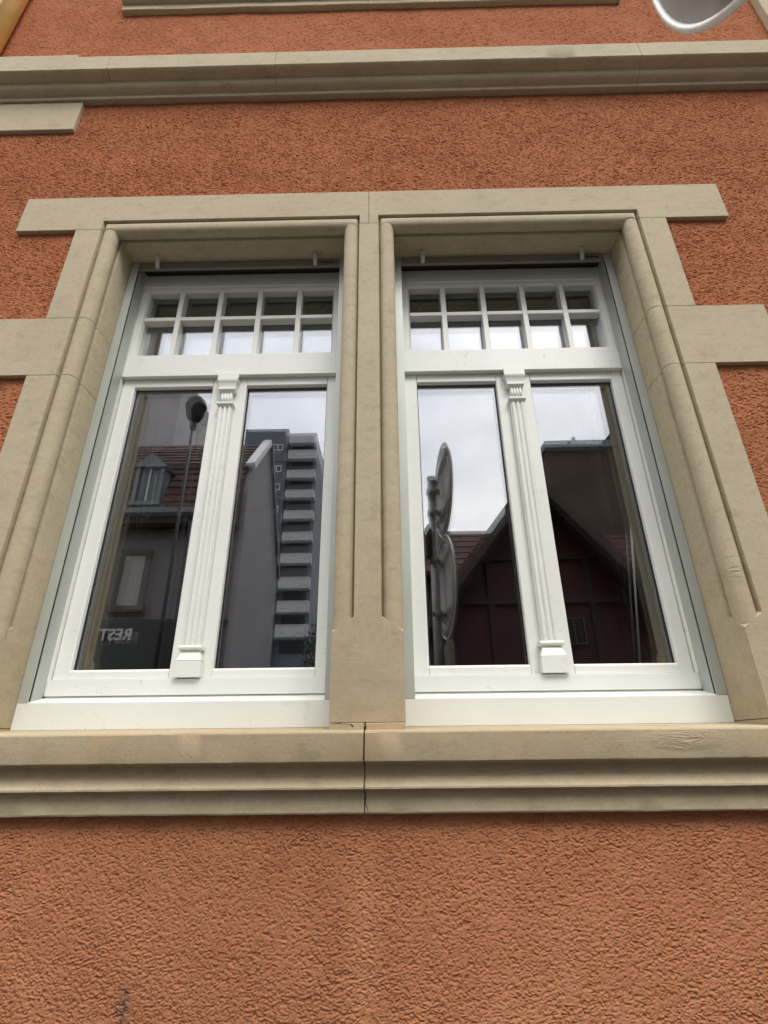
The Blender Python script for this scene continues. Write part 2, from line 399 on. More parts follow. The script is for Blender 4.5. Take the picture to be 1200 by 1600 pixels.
# ------------------------------------------------------------------ stone window surround
SUR = thing('stone_surround', 'sandstone surround with roll mouldings and central mullion framing both white windows', 'window surround', (-.08, .1, 1.67))
RC, RRAD = (.035, .035), .036
def roll_pts(n=14):
    pts = [(.074, 0.0), (.0735, .004), (.0695, .021)]
    for k in range(n+1):
        th = R(8 + (240-8)*k/n)
        pts.append((RC[0]+RRAD*math.cos(th), RC[1]-RRAD*math.sin(th)))
    pts += [(.0025, .0695), (0, .0725), (0, .2)]
    return pts                                                    # (u outward from opening edge, y)
def jamb_poly(edge, side, uo):
    """closed (x,y) polygon of a moulded jamb; side -1: stone lies to the left of the opening edge"""
    pts = roll_pts() + [(uo, .2), (uo, .003), (uo-.003, 0)]
    return [(edge+side*u, y) for u, y in pts]
def jitter(bmo, amp, seed):
    rnd = random.Random(seed)
    for v_ in bmo.data.vertices:
        v_.co.x += rnd.uniform(-amp, amp); v_.co.z += rnd.uniform(-amp, amp)
def plain(x0, x1, z0, z1, b_=None): return (b_ or MB()).box(x0, x1, 0, .2, z0, z1)
def stop_wedge(mb, edge, side):
    X = lambda u: edge+side*u
    mb.hexa([(X(0), 0, 1.95), (X(.0745), 0, 1.95), (X(.0745), .075, 1.95), (X(0), .075, 1.95),
             (X(.001), .001, 1.953), (X(.0745), 0, 2.003), (X(.0745), .073, 2.035), (X(.0015), .073, 2.0)])
def jamb_set(edge, side):
    uo = .202
    Xo = edge+side*uo
    g = .0015
    b1 = MB(); b1.prism(jamb_poly(edge, side, uo), 3.37+g, 3.9435, 'z'); o = b1.build('stone_block', 'sandstone', SUR, autosmooth=40)
    b2 = MB(); b2.prism(jamb_poly(edge, side, .500), 3.052+g, 3.37-g, 'z'); b2.build('stone_block', 'sandstone', SUR, autosmooth=40)
    b3 = MB(); b3.prism(jamb_poly(edge, side, uo), 1.95, 3.052-g, 'z')
    b3.box(min(edge, Xo), max(edge, Xo), 0, .2, 1.6735, 1.95); stop_wedge(b3, edge, side)
    b3.build('stone_block', 'sandstone', SUR, autosmooth=40)
    q = MB(); e2 = edge+side*.079; e3 = edge+side*(uo-.006)
    q.box(min(e2, e3), max(e2, e3), .006, .19, 1.66, 3.944)
    for zz in (3.052, 3.37):      # mortar follows the roll in the bed joints
        q.prism([(edge+side*(u+.003 if u < .07 else u), y+.003) for u, y in jamb_poly(0, 1, uo-.004)], zz-.004, zz+.004, 'z')
    q.build('mortar_joint', 'mortar', SUR)
jamb_set(OPEN[0][0], -1); jamb_set(OPEN[1][1], 1)
# mullion
ml, mr = OPEN[0][1], OPEN[1][0]
pl = roll_pts()
poly = [(ml+u, y) for u, y in pl][::-1] + [(mr-u, y) for u, y in pl]
b = MB(); b.prism(poly, 1.95, 3.9475, 'z'); b.box(ml, mr, 0, .2, 1.6735, 1.95)
stop_wedge(b, ml, 1); stop_wedge(b, mr, -1)
b.build('mullion', 'sandstone', SUR, autosmooth=40)
# lintel: two blocks meeting over the mullion, roll moulding returned round each opening head
def sweep_roll(mb, el, er, zb):
    pts = roll_pts()
    rings = [[(el-u, y, zb) for u, y in pts], [(el-u, y, TOP+u) for u, y in pts], [(er+u, y, TOP+u) for u, y in pts], [(er+u, y, zb) for u, y in pts]]
    n = len(pts); o = len(mb.v)
    for r_ in rings: mb.v += r_
    for k in range(3):
        for i in range(n-1):
            mb.f.append((o+k*n+i, o+k*n+i+1, o+(k+1)*n+i+1, o+(k+1)*n+i)); mb.sm.append(True)
def lintel(xl, xr, el, er, leftside):
    F_ = .0745
    if leftside: poly = [(xl, 4.185), (xl, 3.9455), (el-F_, 3.9455), (el-F_, TOP+F_), (er+F_, TOP+F_), (er+F_, 3.9495), (xr, 3.9495), (xr, 4.185)]
    else: poly = [(xl, 4.185), (xl, 3.9495), (el-F_, 3.9495), (el-F_, TOP+F_), (er+F_, TOP+F_), (er+F_, 3.9455), (xr, 3.9455), (xr, 4.185)]
    mb = MB(); mb.prism(poly, 0, .2, 'y')
    o = mb.build('lintel_stone', 'sandstone', SUR, .0028)
    m2 = MB(); sweep_roll(m2, el, er, 3.9495); m2.box(el, er, .19, .2, TOP+.002, TOP+.06)
    m2.build('head_moulding', 'sandstone', SUR, autosmooth=40)
lintel(-1.828, -.0815, *OPEN[0], True); lintel(-.0795, 1.676, *OPEN[1], False)
q = MB(); q.box(-1.80, 1.65, .03, .19, 4.01, 4.175); q.box(-.12, -.04, .006, .19, 3.945, 4.17); q.build('mortar_joint', 'mortar', SUR)

# ------------------------------------------------------------------ stone courses
def course(name, label, cat, prof, cuts, x0, x1, crack=None, seg=.09, seed=1, jit=.0012):
    th = thing(name, label, cat, ((x0+x1)/2, .05, prof[0][1]))
    xs = [x0]+list(cuts)+[x1]; rnd = random.Random(seed)
    for a, c in zip(xs[:-1], xs[1:]):
        n = max(2, int((c-a)/seg)); pts = len(prof); mb = MB()
        for k in range(n+1):
            x = a+(c-a)*k/n
            for i, (y, z) in enumerate(prof):
                xx = x; jy = jz = 0
                if y < .0: jy = rnd.uniform(-jit, jit)*.8; jz = rnd.uniform(-jit, jit)
                if k == 0 and a != x0: xx = a+.0009+(rnd.uniform(0, .0028) if crack else rnd.uniform(-.0003, .0005))
                if k == n and c != x1: xx = c-.0009-(rnd.uniform(0, .0028) if crack else rnd.uniform(-.0003, .0005))
                mb.v.append((xx, y+jy, z+jz))
        for k in range(n):
            for i in range(pts):
                j = (i+1) % pts
                mb.f.append((k*pts+i, k*pts+j, (k+1)*pts+j, (k+1)*pts+i)); mb.sm.append(False)
        mb.f.append(tuple(range(pts))); mb.f.append(tuple(n*pts+i for i in range(pts))); mb.sm += [False]*2
        mb.build('stone_block', 'sandstone', th, autosmooth=24)
        # dark mortar core showing in the joint
    for c in cuts:
        q = MB(); q.prism([(y+.010, z+(.006 if z < (prof[0][1]+prof[-1][1])/2 else -.006)) if y < .02 else (y, z) for y, z in prof], c-.009, c+.009, 'x')
        q.build('mortar_joint', 'mortar', th)
    return th
SILLP = [(.25, 1.600), (.25, 1.6685), (.186, 1.666), (-.049, 1.6475), (-.0535, 1.6455), (-.056, 1.641), (-.0555, 1.568), (-.0545, 1.5645),
         (-.051, 1.563), (-.016, 1.562), (-.010, 1.556), (-.011, 1.542), (-.016, 1.524), (-.0235, 1.508), (-.033, 1.4985), (-.036, 1.4965), (-.036, 1.4915),
         (-.033, 1.4895), (-.012, 1.4885), (-.0105, 1.485), (-.0105, 1.430), (-.008, 1.4255), (.05, 1.4245), (.05, 1.6)]
sc = course('sill_course', 'long moulded sandstone sill running under both windows, cracked through beneath the mullion', 'window sill', SILLP, [-.087], -3.6, 3.4, True, .03, 3, .0005)
# small bedding pads under jambs and mullion
for a, c in ((-1.54, -1.3285), (-.1995, -.09), (-.084, .0395), (1.1685, 1.38)):
    q = MB(); q.box(a, c, -.006, .19, 1.640, 1.6715); q.build('bedding_pad', 'sandstone', sc, .003)
q = MB(); q.box(-.198, .038, .003, .19, 1.66, 1.68); q.build('mortar_joint', 'mortar', sc)
# hairline jagged crack through the sill beside the joint
def crack(pts, y, wd, name, par):
    mb = MB()
    for i in range(len(pts)-1):
        (x0, z0), (x1, z1) = pts[i], pts[i+1]
        w0 = wd*(.5+random.random()); w1 = wd*(.5+random.random())
        mb.add([(x0-w0, y, z0), (x0+w0, y, z0), (x1+w1, y, z1), (x1-w1, y, z1), (x0, y+.004, z0), (x1, y+.004, z1)],
               [(0, 1, 2, 3), (0, 3, 5, 4), (1, 4, 5, 2)])
    return mb.build(name, 'black_seal', par)
crack([(-.0865, 1.668), (-.083, 1.66), (-.088, 1.652)], -.0068, .0016, 'crack', sc)
crack([(-.0875, 1.645), (-.085, 1.636), (-.0885, 1.625), (-.0855, 1.612), (-.0885, 1.6), (-.086, 1.589), (-.090, 1.578), (-.087, 1.566)], -.0572, .0009, 'crack', sc)
crack([(-.086, 1.486), (-.082, 1.47), (-.085, 1.455), (-.078, 1.44), (-.076, 1.428)], -.0117, .0010, 'crack', sc)

crack([(-.192, 1.6705), (-.18, 1.669), (-.168, 1.6712), (-.155, 1.6685), (-.142, 1.670), (-.13, 1.6675), (-.124, 1.660)], -.0068, .0022, 'crack', sc)
CORN = [(.05, 5.032), (-.010, 5.030), (-.013, 5.033), (-.0135, 5.053), (-.018, 5.058), (-.031, 5.061), (-.043, 5.068), (-.052, 5.079), (-.0555, 5.087),
        (-.058, 5.108), (-.064, 5.1105), (-.085, 5.114), (-.101, 5.123), (-.108, 5.129), (-.111, 5.134), (-.111, 5.258), (-.107, 5.263), (.05, 5.305)]
course('string_course', 'projecting moulded sandstone cornice band crossing the wall above the windows', 'cornice', CORN, [-1.568, -.61, 1.457], -3.4, 3.4, None, .05, 9, .0006)
q = MB(); q.box(-2.9, -1.778, -.098, .02, 5.264, 5.312)
tag(q.build('cover_slab', 'sandstone', None, .003), 'thin pale stone slab lying on top of the cornice at its left end', 'stone slab')
q = MB(); q.box(-3.1, -1.738, -.001, .2, 4.770, 5.024)
tag(q.build('stone_block', 'sandstone', None, .005), 'large flat sandstone block tucked under the cornice at the upper left', 'stone block')
UPS = [(y, z+4.612) for y, z in SILLP]
course('upper_window_sill', 'sandstone sill of an upstairs window cut off by the top of the picture', 'window sill', UPS, [-.087], -1.712, 1.56, None, .1, 4)
q = MB(); q.box(2.405, 3.1, -.02, .2, 5.3, 9)
tag(q.build('stone_pilaster', 'sandstone', None, .006), 'upright sandstone pilaster strip above the cornice in the upper right corner', 'pilaster')

# ------------------------------------------------------------------ white windows
def make_window():
    Wn = thing('window', 'left white wooden window of the pair, grey tower block and REST sign mirrored in its panes', 'window', (-.764, .26, 1.757), 'white windows either side of the stone mullion')
    wp = 'white_paint'
    # roller shutter guide rails with a black slot in the cheek
    for xo, s in ((-1.3265, 1), (-.2015, -1)):
        X = lambda u: xo+s*u
        g = MB(); bx = lambda a, b_, y0, y1: g.box(min(X(a), X(b_)), max(X(a), X(b_)), y0, y1, 1.757, 3.931)
        bx(0, .0375, .185, .188); bx(.0345, .0375, .1882, .1895); bx(0, .002, .1882, .27); bx(.0345, .0375, .201, .2635)
        gr = g.build('guide_rail', 'grey_aluminium', Wn)
        k = MB(); k.box(min(X(.003), X(.032)), max(X(.003), X(.032)), .190, .262, 1.7572, 3.930); k.build('brush_seal', 'black_seal', gr)
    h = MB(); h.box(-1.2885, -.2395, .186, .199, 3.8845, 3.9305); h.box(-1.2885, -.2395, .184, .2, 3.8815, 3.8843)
    hc = h.build('head_cover', 'shaded_grey_cover', Wn, .0006)
    for x in (-1.178, -.363):
        k = MB(); k.tube((x, .150, 3.914), (x, .166, 3.868), .0115, .0095, n=16); k.tube((x, .150, 3.912), (x, .152, 3.931), .012, n=16)
        k.build('stop_peg', 'bracket_plastic', hc)
    k = MB(); k.box(-.335, -.27, .1825, .1858, 3.900, 3.909); k.build('warning_label', 'window_surround_brown', hc)
    k = MB(); k.box(-1.33, -.2, .203, .50, 3.937, 4.16); k.build('shutter_box', 'dark_roller_box', Wn)
    # outer frame
    f = MB()
    f.box(-1.326, -1.2895, .2655, .36, 1.80, 3.936); f.build('frame_post', wp, Wn, .0015)
    f = MB(); f.box(-.2385, -.202, .2655, .36, 1.80, 3.936); f.build('frame_post', wp, Wn, .0015)
    f = MB(); f.box(-1.2890, -.2390, .265, .36, 1.7845, 1.8420); f.build('bottom_rail', wp, Wn, .0025)
    f = MB(); f.box(-1.2890, -.2390, .272, .36, 1.755, 1.7830); f.build('weather_bar', wp, Wn, .002)
    # sill board with a sloping top
    f = MB(); f.prism([(.186, 1.6665), (.186, 1.7555), (.1885, 1.758), (.271, 1.7785), (.271, 1.6665)], -1.3262, -.2018, 'x')
    f.build('sill_board', wp, Wn, .001)
    # transom with a forward break over the pilaster
    f = MB(); f.box(-1.2885, -.2395, .265, .36, 3.2512, 3.3795); f.build('transom', wp, Wn, .002)
    f = MB(); f.box(-.814, -.714, .2525, .2648, 3.2245, 3.256); f.build('transom_break', wp, Wn, .0012)
    # fanlight: frame, bars, small panes
    f = MB()
    f.prism([(.27, 3.9285), (.27, 3.846), (.274, 3.842), (.274, 3.826), (.282, 3.811), (.36, 3.811), (.36, 3.9285)], -1.2885, -.2395, 'x')
    f.prism([(-1.2885, .27), (-1.256, .27), (-1.2475, .284), (-1.2475, .36), (-1.2885, .36)], 3.380, 3.8105, 'z')
    f.prism([(-.2395, .27), (-.272, .27), (-.2805, .284), (-.2805, .36), (-.2395, .36)], 3.380, 3.8105, 'z')
    f.build('fanlight_frame', wp, Wn, .0015)
    xl, xr = -1.2475, -.2805
    ms = [-1.0735, -.8672, -.6608, -.4545]; hw = .0135
    for x in ms:
        g = MB(); g.prism([(x-hw+.002, .270), (x+hw-.002, .270), (x+hw, .273), (x+hw, .316), (x-hw, .316), (x-hw, .273)], 3.3805, 3.811, 'z'); g.build('glazing_bar', wp, Wn)
    cells = [(xl, ms[0]-hw)] + [(ms[i]+hw, ms[i+1]-hw) for i in range(3)] + [(ms[3]+hw, xr)]
    zb0, zb1 = 3.6105, 3.6345
    for a, c in cells:
        g = MB(); g.prism([(.2715, zb0+.002), (.274, zb0), (.316, zb0), (.316, zb1), (.274, zb1), (.2715, zb1-.002)], a+.0003, c-.0003, 'x'); g.build('glazing_bar', wp, Wn)
        for z0, z1 in ((3.380, zb0), (zb1, 3.811)):
            g = MB(); g.box(a+.0006, c-.0006, .3165, .3205, z0+.0006, z1-.0006); g.build('pane', 'coated_glass', Wn)
    g = MB()
    for x in ms: g.box(x-.009, x+.009, .322, .336, 3.39, 3.80)
    g.box(xl, xr, .3225, .3355, 3.3805, 3.390); g.box(xl, xr, .3225, .3355, 3.8, 3.8105)
    g.box(xl, xr, .3232, .335, 3.6145, 3.6305)
    g.build('spacer', 'spacer_bar', Wn)
    g = MB(); g.box(xl+.0006, xr-.0006, .338, .342, 3.3812, 3.8098); g.build('inner_pane', 'inner_glass', Wn)
    # two sashes
    for i, (a, c, ga, gc) in enumerate(((-1.2862, -.7658, -1.2275, -.8470), (-.7622, -.2418, -.6815, -.2925))):
        z0, z1, gz0, gz1 = 1.8455, 3.2490, 1.8815, 3.2035
        s_ = MB(); y0, y1 = .290, .360; ch = .004
        def stile(p, q_, inner):
            # inner: +1 glass lies to the right
            if inner > 0: pl_ = [(p, y0), (q_-ch, y0), (q_, y0+ch), (q_, y1), (p, y1)]
            else: pl_ = [(q_, y0), (q_, y1), (p, y1), (p, y0+ch), (p+ch, y0)]
            s_.prism(pl_, z0, z1, 'z')
        stile(a, ga, 1); stile(gc, c, -1)
        s_.prism([(y0, gz1+ch), (y0+ch, gz1), (y1, gz1), (y1, z1), (y0+.0006, z1)], ga+.0004, gc-.0004, 'x')
        s_.prism([(y0+.0006, z0), (y0+.0006, gz0-ch*2), (y0+ch*1.5, gz0), (y1, gz0), (y1, z0)], ga+.0004, gc-.0004, 'x')
        sash = s_.build('sash', wp, Wn, .0006, 1)
        k = MB()
        for p, q_, zz0, zz1 in ((ga, ga+.004, gz0, gz1), (gc-.004, gc, gz0, gz1), (ga+.004, gc-.004, gz1-.003, gz1)): k.box(p, q_, .3135, .3172, zz0, zz1)
        k.build('glazing_gasket', 'black_seal', sash)
        tilt = R(.16 if i == 0 else -.12)
        def pane(nm, y, mat_, ang, tz):
            hx, hz = (gc-ga)/2-.0015, (gz1-gz0)/2-.0015
            g = MB(); g.box(-hx, hx, 0, .004, -hz, hz)
            o = g.build(nm, mat_, sash); o.location = Vector(((ga+gc)/2, y, (gz0+gz1)/2)) - wloc(sash)
            o.rotation_euler = (tz, 0, ang)
        pane('pane', .318, 'coated_glass', tilt, R(.05)); pane('inner_pane', .342, 'inner_glass', tilt*-1.0, R(-.11))
        k = MB(); t_ = .008
        k.box(ga, ga+t_, .3238, .3405, gz0, gz1); k.box(gc-t_, gc, .3238, .3405, gz0, gz1)
        k.box(ga+t_, gc-t_, .3238, .3405, gz1-t_, gz1); k.box(ga+t_, gc-t_, .3238, .3405, gz0, gz0+t_*.5)
        k.build('spacer', 'spacer_bar', sash)
    # little fluted pilaster covering the meeting stiles
    cx = -.764
    p = MB(); p.box(cx-.033, cx+.033, .2685, .2895, 1.960, 3.064)
    for d in (-.0215, 0, .0215): p.tube((cx+d, .2690, 1.962), (cx+d, .2690, 3.062), .0088, n=14)
    pil = p.build('pilaster', wp, Wn, autosmooth=40)
    p = MB(); p.box(cx-.049, cx+.049, .2480, .289, 1.8455, 1.9035)
    p.hexa([(cx-.0485, .2490, 1.9060), (cx+.0485, .2490, 1.9060), (cx+.0485, .289, 1.9060), (cx-.0485, .289, 1.9060),
            (cx-.036, .262, 1.9400), (cx+.036, .262, 1.9400), (cx+.036, .289, 1.9400), (cx-.036, .289, 1.9400)])
    p.box(cx-.0465, cx+.0465, .2505, .289, 1.9035, 1.906)
    p.prism([(.289, 1.9455), (.258, 1.9455), (.2525, 1.948), (.2505, 1.954), (.2525, 1.960), (.258, 1.9625), (.289, 1.9625)], cx-.0455, cx+.0455, 'x')
    p.box(cx-.0365, cx+.0365, .2615, .289, 1.94, 1.9455)
    p.build('pilaster_base', wp, pil, .0012)
    p = MB()
    def slab(z0, z1, hwid, yf):
        p.hexa([(cx-hwid+.008, yf+.010, z0), (cx+hwid-.008, yf+.010, z0), (cx+hwid-.008, .289, z0), (cx-hwid+.008, .289, z0),
                (cx-hwid, yf, z0+.011), (cx+hwid, yf, z0+.011), (cx+hwid, .289, z0+.011), (cx-hwid, .289, z0+.011)])
        p.box(cx-hwid, cx+hwid, yf, .289, z0+.011, z1)
    slab(3.064, 3.084, .0395, .2515); slab(3.1455, 3.1665, .0405, .2505)
    p.box(cx-.027, cx+.027, .2670, .289, 3.084, 3.1455)
    for d in (-.0205, -.0068, .0068, .0205): p.tube((cx+d, .2665, 3.088), (cx+d, .2665, 3.143), .0056, n=10)
    prof = [(.040, .2600, 3.1665), (.0402, .2595, 3.176), (.0415, .2575, 3.186), (.0440, .2545, 3.196), (.0475, .2505, 3.205), (.0490, .2490, 3.212), (.0490, .2490, 3.2235)]
    for (h0, y0, z0), (h1, y1, z1) in zip(prof[:-1], prof[1:]):
        p.hexa([(cx-h0, y0, z0), (cx+h0, y0, z0), (cx+h0, .289, z0), (cx-h0, .289, z0), (cx-h1, y1, z1), (cx+h1, y1, z1), (cx+h1, .289, z1), (cx-h1, .289, z1)])
    p.build('pilaster_capital', wp, pil)
    return Wn
win = make_window()
win2 = copy_tree(win); win2.location.x += SH
win2['label'] = 'right white wooden window of the pair, round traffic signs and dark red gabled house mirrored in its panes'

# room behind the windows
q = MB()
q.box(-3, 3, .5, .52, .5, 1.6); q.box(-3, 3, .5, .52, 4.162, 4.5); q.box(-3, -1.36, .5, .52, 1.6, 4.162); q.box(1.2, 3, .5, .52, 1.6, 4.162)
q.box(-3, 3, 4.5, 4.6, .5, 4.5); q.box(-3.1, -3, .5, 4.6, .5, 4.5); q.box(3, 3.1, .5, 4.6, .5, 4.5); q.box(-3.1, 3.1, .5, 4.6, 4.5, 4.6)
tag(q.build('room_walls', 'interior_plaster'), kind='structure')
q = MB(); q.box(-3, 3, .52, 4.5, .45, .5); tag(q.build('room_floor', 'interior_floor'), kind='structure')
def curtain(x0, x1, label):
    mb = MB(); n = 40
    vs = []
    for k in range(n+1):
        x = x0+(x1-x0)*k/n; y = .56+.022*math.sin(k*1.25)+.008*math.sin(k*2.9)
        vs += [(x, y, 1.65), (x, y, 4.05)]
    mb.add(vs, [(2*k, 2*k+2, 2*k+3, 2*k+1) for k in range(n)], True)
    o = mb.build('curtain', 'curtain'); md = o.modifiers.new('thickness', 'SOLIDIFY'); md.thickness = .003
    return tag(o, label, 'curtain')
curtain(-1.36, -1.17, 'dark brown curtain drawn to the left side behind the left window')
curtain(1.02, 1.2, 'dark brown curtain drawn to the right side behind the right window')

# ------------------------------------------------------------------ traffic signs close to the viewer
PX, PY = .375, -1.69
post = thing('sign_post', 'grey steel post carrying two round traffic signs, mirrored in the right window', 'sign post', (PX, PY, .15))
p = MB(); p.tube((PX-.03, PY, .1), (PX+.005, PY, 3.74), .036, n=24); p.build('post', 'galvanised_steel', post)
p = MB(); p.tube((PX+.005, PY, 3.735), (PX+.005, PY, 3.765), .040, .034, n=24); p.build('post_cap', 'dark_steel', post)
for z in (2.55, 2.98, 3.42, 3.62):
    p = MB(); p.tube((PX, PY, z-.02), (PX+.001, PY, z+.02), .043, n=24); p.box(PX+.02, PX+.075, PY-.02, PY+.02, z-.018, z+.018)
    p.tube((PX-.03, PY-.075, z), (PX-.03, PY+.075, z), .007, n=8); p.build('clamp', 'galvanised_steel', post)
p = MB(); p.box(PX-.075, PX-.02, PY-.05, PY+.05, 3.02, 3.27); p.tube((PX-.05, PY, 3.27), (PX-.03, PY, 3.31), .02, n=10); p.build('junction_box', 'dark_steel', post, .006)
def disc(cz, cx, r, label, tilt=-.079):
    n_ = Vector((math.cos(tilt), math.sin(tilt), 0)); c = Vector((cx, PY, cz))
    th = thing('traffic_sign', label, 'traffic sign', c, 'round traffic signs on the grey post')
    m1 = MB(); m1.lathe(c, n_, [(.001, -.004), (r*.665, -.004), (r*.67, -.009), (r*.70, -.009), (r*.705, -.004), (r*.80, -.004), (r*.842, -.004), (r*.855, -.013), (r*.872, -.014), (r*.888, -.005), (r*.972, -.003)], 96)
    m1.build('back_plate', 'sign_back', th)
    m1 = MB(); m1.lathe(c, n_, [(.001, -.0062), (r*.76, -.0062), (r*.785, -.0105), (r*.80, -.0105), (r*.812, -.0046), (r*.838, -.0046)], 96)
    m1.build('pressed_panel', 'bright_aluminium', th)
    m1 = MB(); m1.lathe(c, n_, [(r*.972, -.003), (r*.974, -.006), (r*.982, -.0085), (r*.992, -.0085), (r, -.005), (r, .001), (r*.99, .004), (.001, .004)], 96)
    m1.build('rim', 'bright_aluminium', th)
    m1 = MB(); m1.lathe(c, n_, [(.001, .0045), (r*.97, .0045)], 64); m1.build('sign_face', 'sign_face', th)
    w_ = n_.cross(Vector((0, 0, 1))).normalized()
    for dz in (-.21, .21):
        hl = math.sqrt((r*.9)**2-dz**2)
        a = c+Vector((0, 0, dz))-n_*.0215-w_*hl; b_ = a+w_*2*hl
        m1 = MB(); up = Vector((0, 0, .02)); d_ = n_*.012
        m1.hexa([a-up-d_, b_-up-d_, b_-up+d_, a-up+d_, a+up-d_, b_+up-d_, b_+up+d_, a+up+d_]); m1.build('mounting_rail', 'bright_aluminium', th)
    return th
disc(2.776, .450, .418, 'lower round traffic sign, grey metal back with bright rim, cut by the top right corner')
disc(3.640, .480, .415, 'upper round traffic sign, dark disc mirrored against the sky in the right window')
p = MB(); p.box(.425, .475, PY-.13, PY+.13, 1.98, 2.33)
sb = p.build('plate_sign', 'sign_back', None, .012); tag(sb, 'small upright rectangular plate sign fixed below the round signs', 'sign')

# ------------------------------------------------------------------ street
q = MB(); q.box(-400, 400, -7.0, -2.3, -.3, 0); 
tag(q.build('road', 'asphalt'), kind='structure')
q = MB(); q.add([(-500, -500, -.12), (500, -500, -.12), (500, 300, -.12), (-500, 300, -.12)], [(0, 1, 2, 3)]); tag(q.build('ground', 'pavement'), kind='structure')
q = MB(); q.box(-400, 400, -2.15, .3, -.1, .12); tag(q.build('near_pavement', 'pavement'), kind='structure')
q = MB(); q.box(-400, 400, -9.6, -7.15, -.1, .12); tag(q.build('far_pavement', 'pavement'), kind='structure')
for y in (-2.3, -7.15):
    q = MB(); q.box(-60, 60, y, y+.15, -.1, .125); tag(q.build('kerb', 'kerb_stone', None, .01), kind='structure')

# opposite side -----------------------------------------------------
def window_part(par, x0, x1, z0, z1, y, frame='dull_white', glass_='far_window_glass', fw=.06, bars=1):
    f = MB()
    f.box(x0, x1, y, y+.05, z0, z0+fw); f.box(x0, x1, y, y+.05, z1-fw, z1)
    f.box(x0, x0+fw, y, y+.05, z0+fw, z1-fw); f.box(x1-fw, x1, y, y+.05, z0+fw, z1-fw)
    for k in range(bars):
        xc = x0+(x1-x0)*(k+1)/(bars+1); f.box(xc-fw/2, xc+fw/2, y, y+.05, z0+fw, z1-fw)
    fo = f.build('window', frame, par)
    g = MB(); g.box(x0+fw*.5, x1-fw*.5, y+.002, y+.02, z0+fw*.5, z1-fw*.5); g.build('pane', glass_, fo)
    return fo
def tiles(par, x0, x1, ya, za, yb, zb, rows, wd=.28, mat='old_red_tile'):
    """overlapping tile courses on a slope rising from (ya,za) to (yb,zb)"""
    mb = MB(); d = Vector((0, yb-ya, zb-za)); L_ = d.length; d.normalize(); n_ = Vector((0, -d.z, d.y))
    if n_.z < 0: n_ = -n_
    h = L_/rows; rnd = random.Random(int(x0*10)+rows)
    for r_ in range(rows):
        base = Vector((0, ya, za)) + d*h*r_; off = (r_ % 2)*wd/2
        x = x0-off
        while x < x1:
            a, c = max(x+.006, x0), min(x+wd-.006, x1); t_ = .035+rnd.uniform(-.008, .008)
            if c > a:
                p0 = base+n_*(t_+.03); p1 = base+d*h*1.1+n_*.03; q0 = base+n_*.028; q1 = base+d*h*1.1
                mb.hexa([(a, q0.y, q0.z), (c, q0.y, q0.z), (c, q1.y, q1.z), (a, q1.y, q1.z), (a, p0.y, p0.z), (c, p0.y, p0.z), (c, p1.y, p1.z), (a, p1.y, p1.z)])
            x += wd
    o = mb.build('roof_tiles', mat, par); o['kind'] = 'stuff'; return o

# restaurant house with mansard roof
Y0 = -9.0
A = thing('mansard_house', 'old restaurant house with tiled mansard roof and REST sign, mirrored in the left window', 'house', (-7.8, Y0, 0))
q = MB(); q.box(-13, -3.62, Y0-3.7, Y0, 0, 3.1); q.box(-13, -3.62, Y0-3.7, Y0, 4.2, 6.4); q.box(-13, -3.62, Y0-3.7, Y0-.15, 3.1, 4.2)
q.build('wall', 'pale_render', A)
q = MB(); q.box(-13, -3.62, Y0-.1, Y0+.38, 6.36, 6.62); q.build('eaves', 'dark_timber', A)
q = MB(); q.box(-13, -3.62, Y0+.38, Y0+.50, 6.58, 6.70); q.build('gutter', 'zinc_grey', A)
q = MB(); q.prism([(Y0+.33, 6.62), (Y0-.25, 8.08), (Y0-1.6, 9.58), (Y0-3.7, 6.3)], -13, -3.62, 'x'); q.build('roof', 'old_red_tile', A)
tiles(A, -13, -3.62, Y0+.40, 6.66, Y0-.22, 8.10, 6); tiles(A, -13, -3.62, Y0-.20, 8.10, Y0-1.62, 9.64, 8)
q = MB(); q.box(-13, -3.62, Y0-.28, Y0-.12, 8.05, 8.17); q.build('roof_break', 'dark_timber', A)
# dormer
q = MB(); q.box(-6.02, -5.93, Y0-.9, Y0+.42, 6.90, 7.80); q.box(-5.44, -5.35, Y0-.9, Y0+.42, 6.90, 7.80); q.box(-6.05, -5.32, Y0-.9, Y0+.45, 6.80, 6.90)
q.prism([(-6.10, 7.80), (-5.685, 8.17), (-5.27, 7.80)], Y0-.9, Y0+.47, 'y')
dm = q.build('dormer', 'zinc_grey', A)
g = MB(); g.box(-5.93, -5.44, Y0-.3, Y0+.36, 6.90, 7.80); g.build('pane', 'skylight_glass', dm)
g = MB(); g.box(-5.71, -5.67, Y0+.36, Y0+.39, 6.90, 7.80); g.build('window_bar', 'dull_white', dm)
# shuttered window
for wx in (-5.83, -8.4, -10.8):
    q = MB(); x0, x1 = wx-.36, wx+.36
    q.box(x0, x1, Y0, Y0+.05, 5.70, 5.84); q.box(x0, x0+.12, Y0, Y0+.05, 4.5, 5.70); q.box(x1-.12, x1, Y0, Y0+.05, 4.5, 5.70); q.box(x0-.05, x1+.05, Y0, Y0+.12, 4.36, 4.5)
    ws = q.build('shutter_surround', 'window_surround_brown', A)
    q = MB()
    for k in range(22): q.prism([(Y0+.012, 4.50+k*.0545), (Y0+.026, 4.506+k*.0545), (Y0+.026, 4.545+k*.0545), (Y0+.012, 4.552+k*.0545)], x0+.12, x1-.12, 'x')
    q.build('roller_shutter', 'shutter_grey', ws)['kind'] = 'stuff'
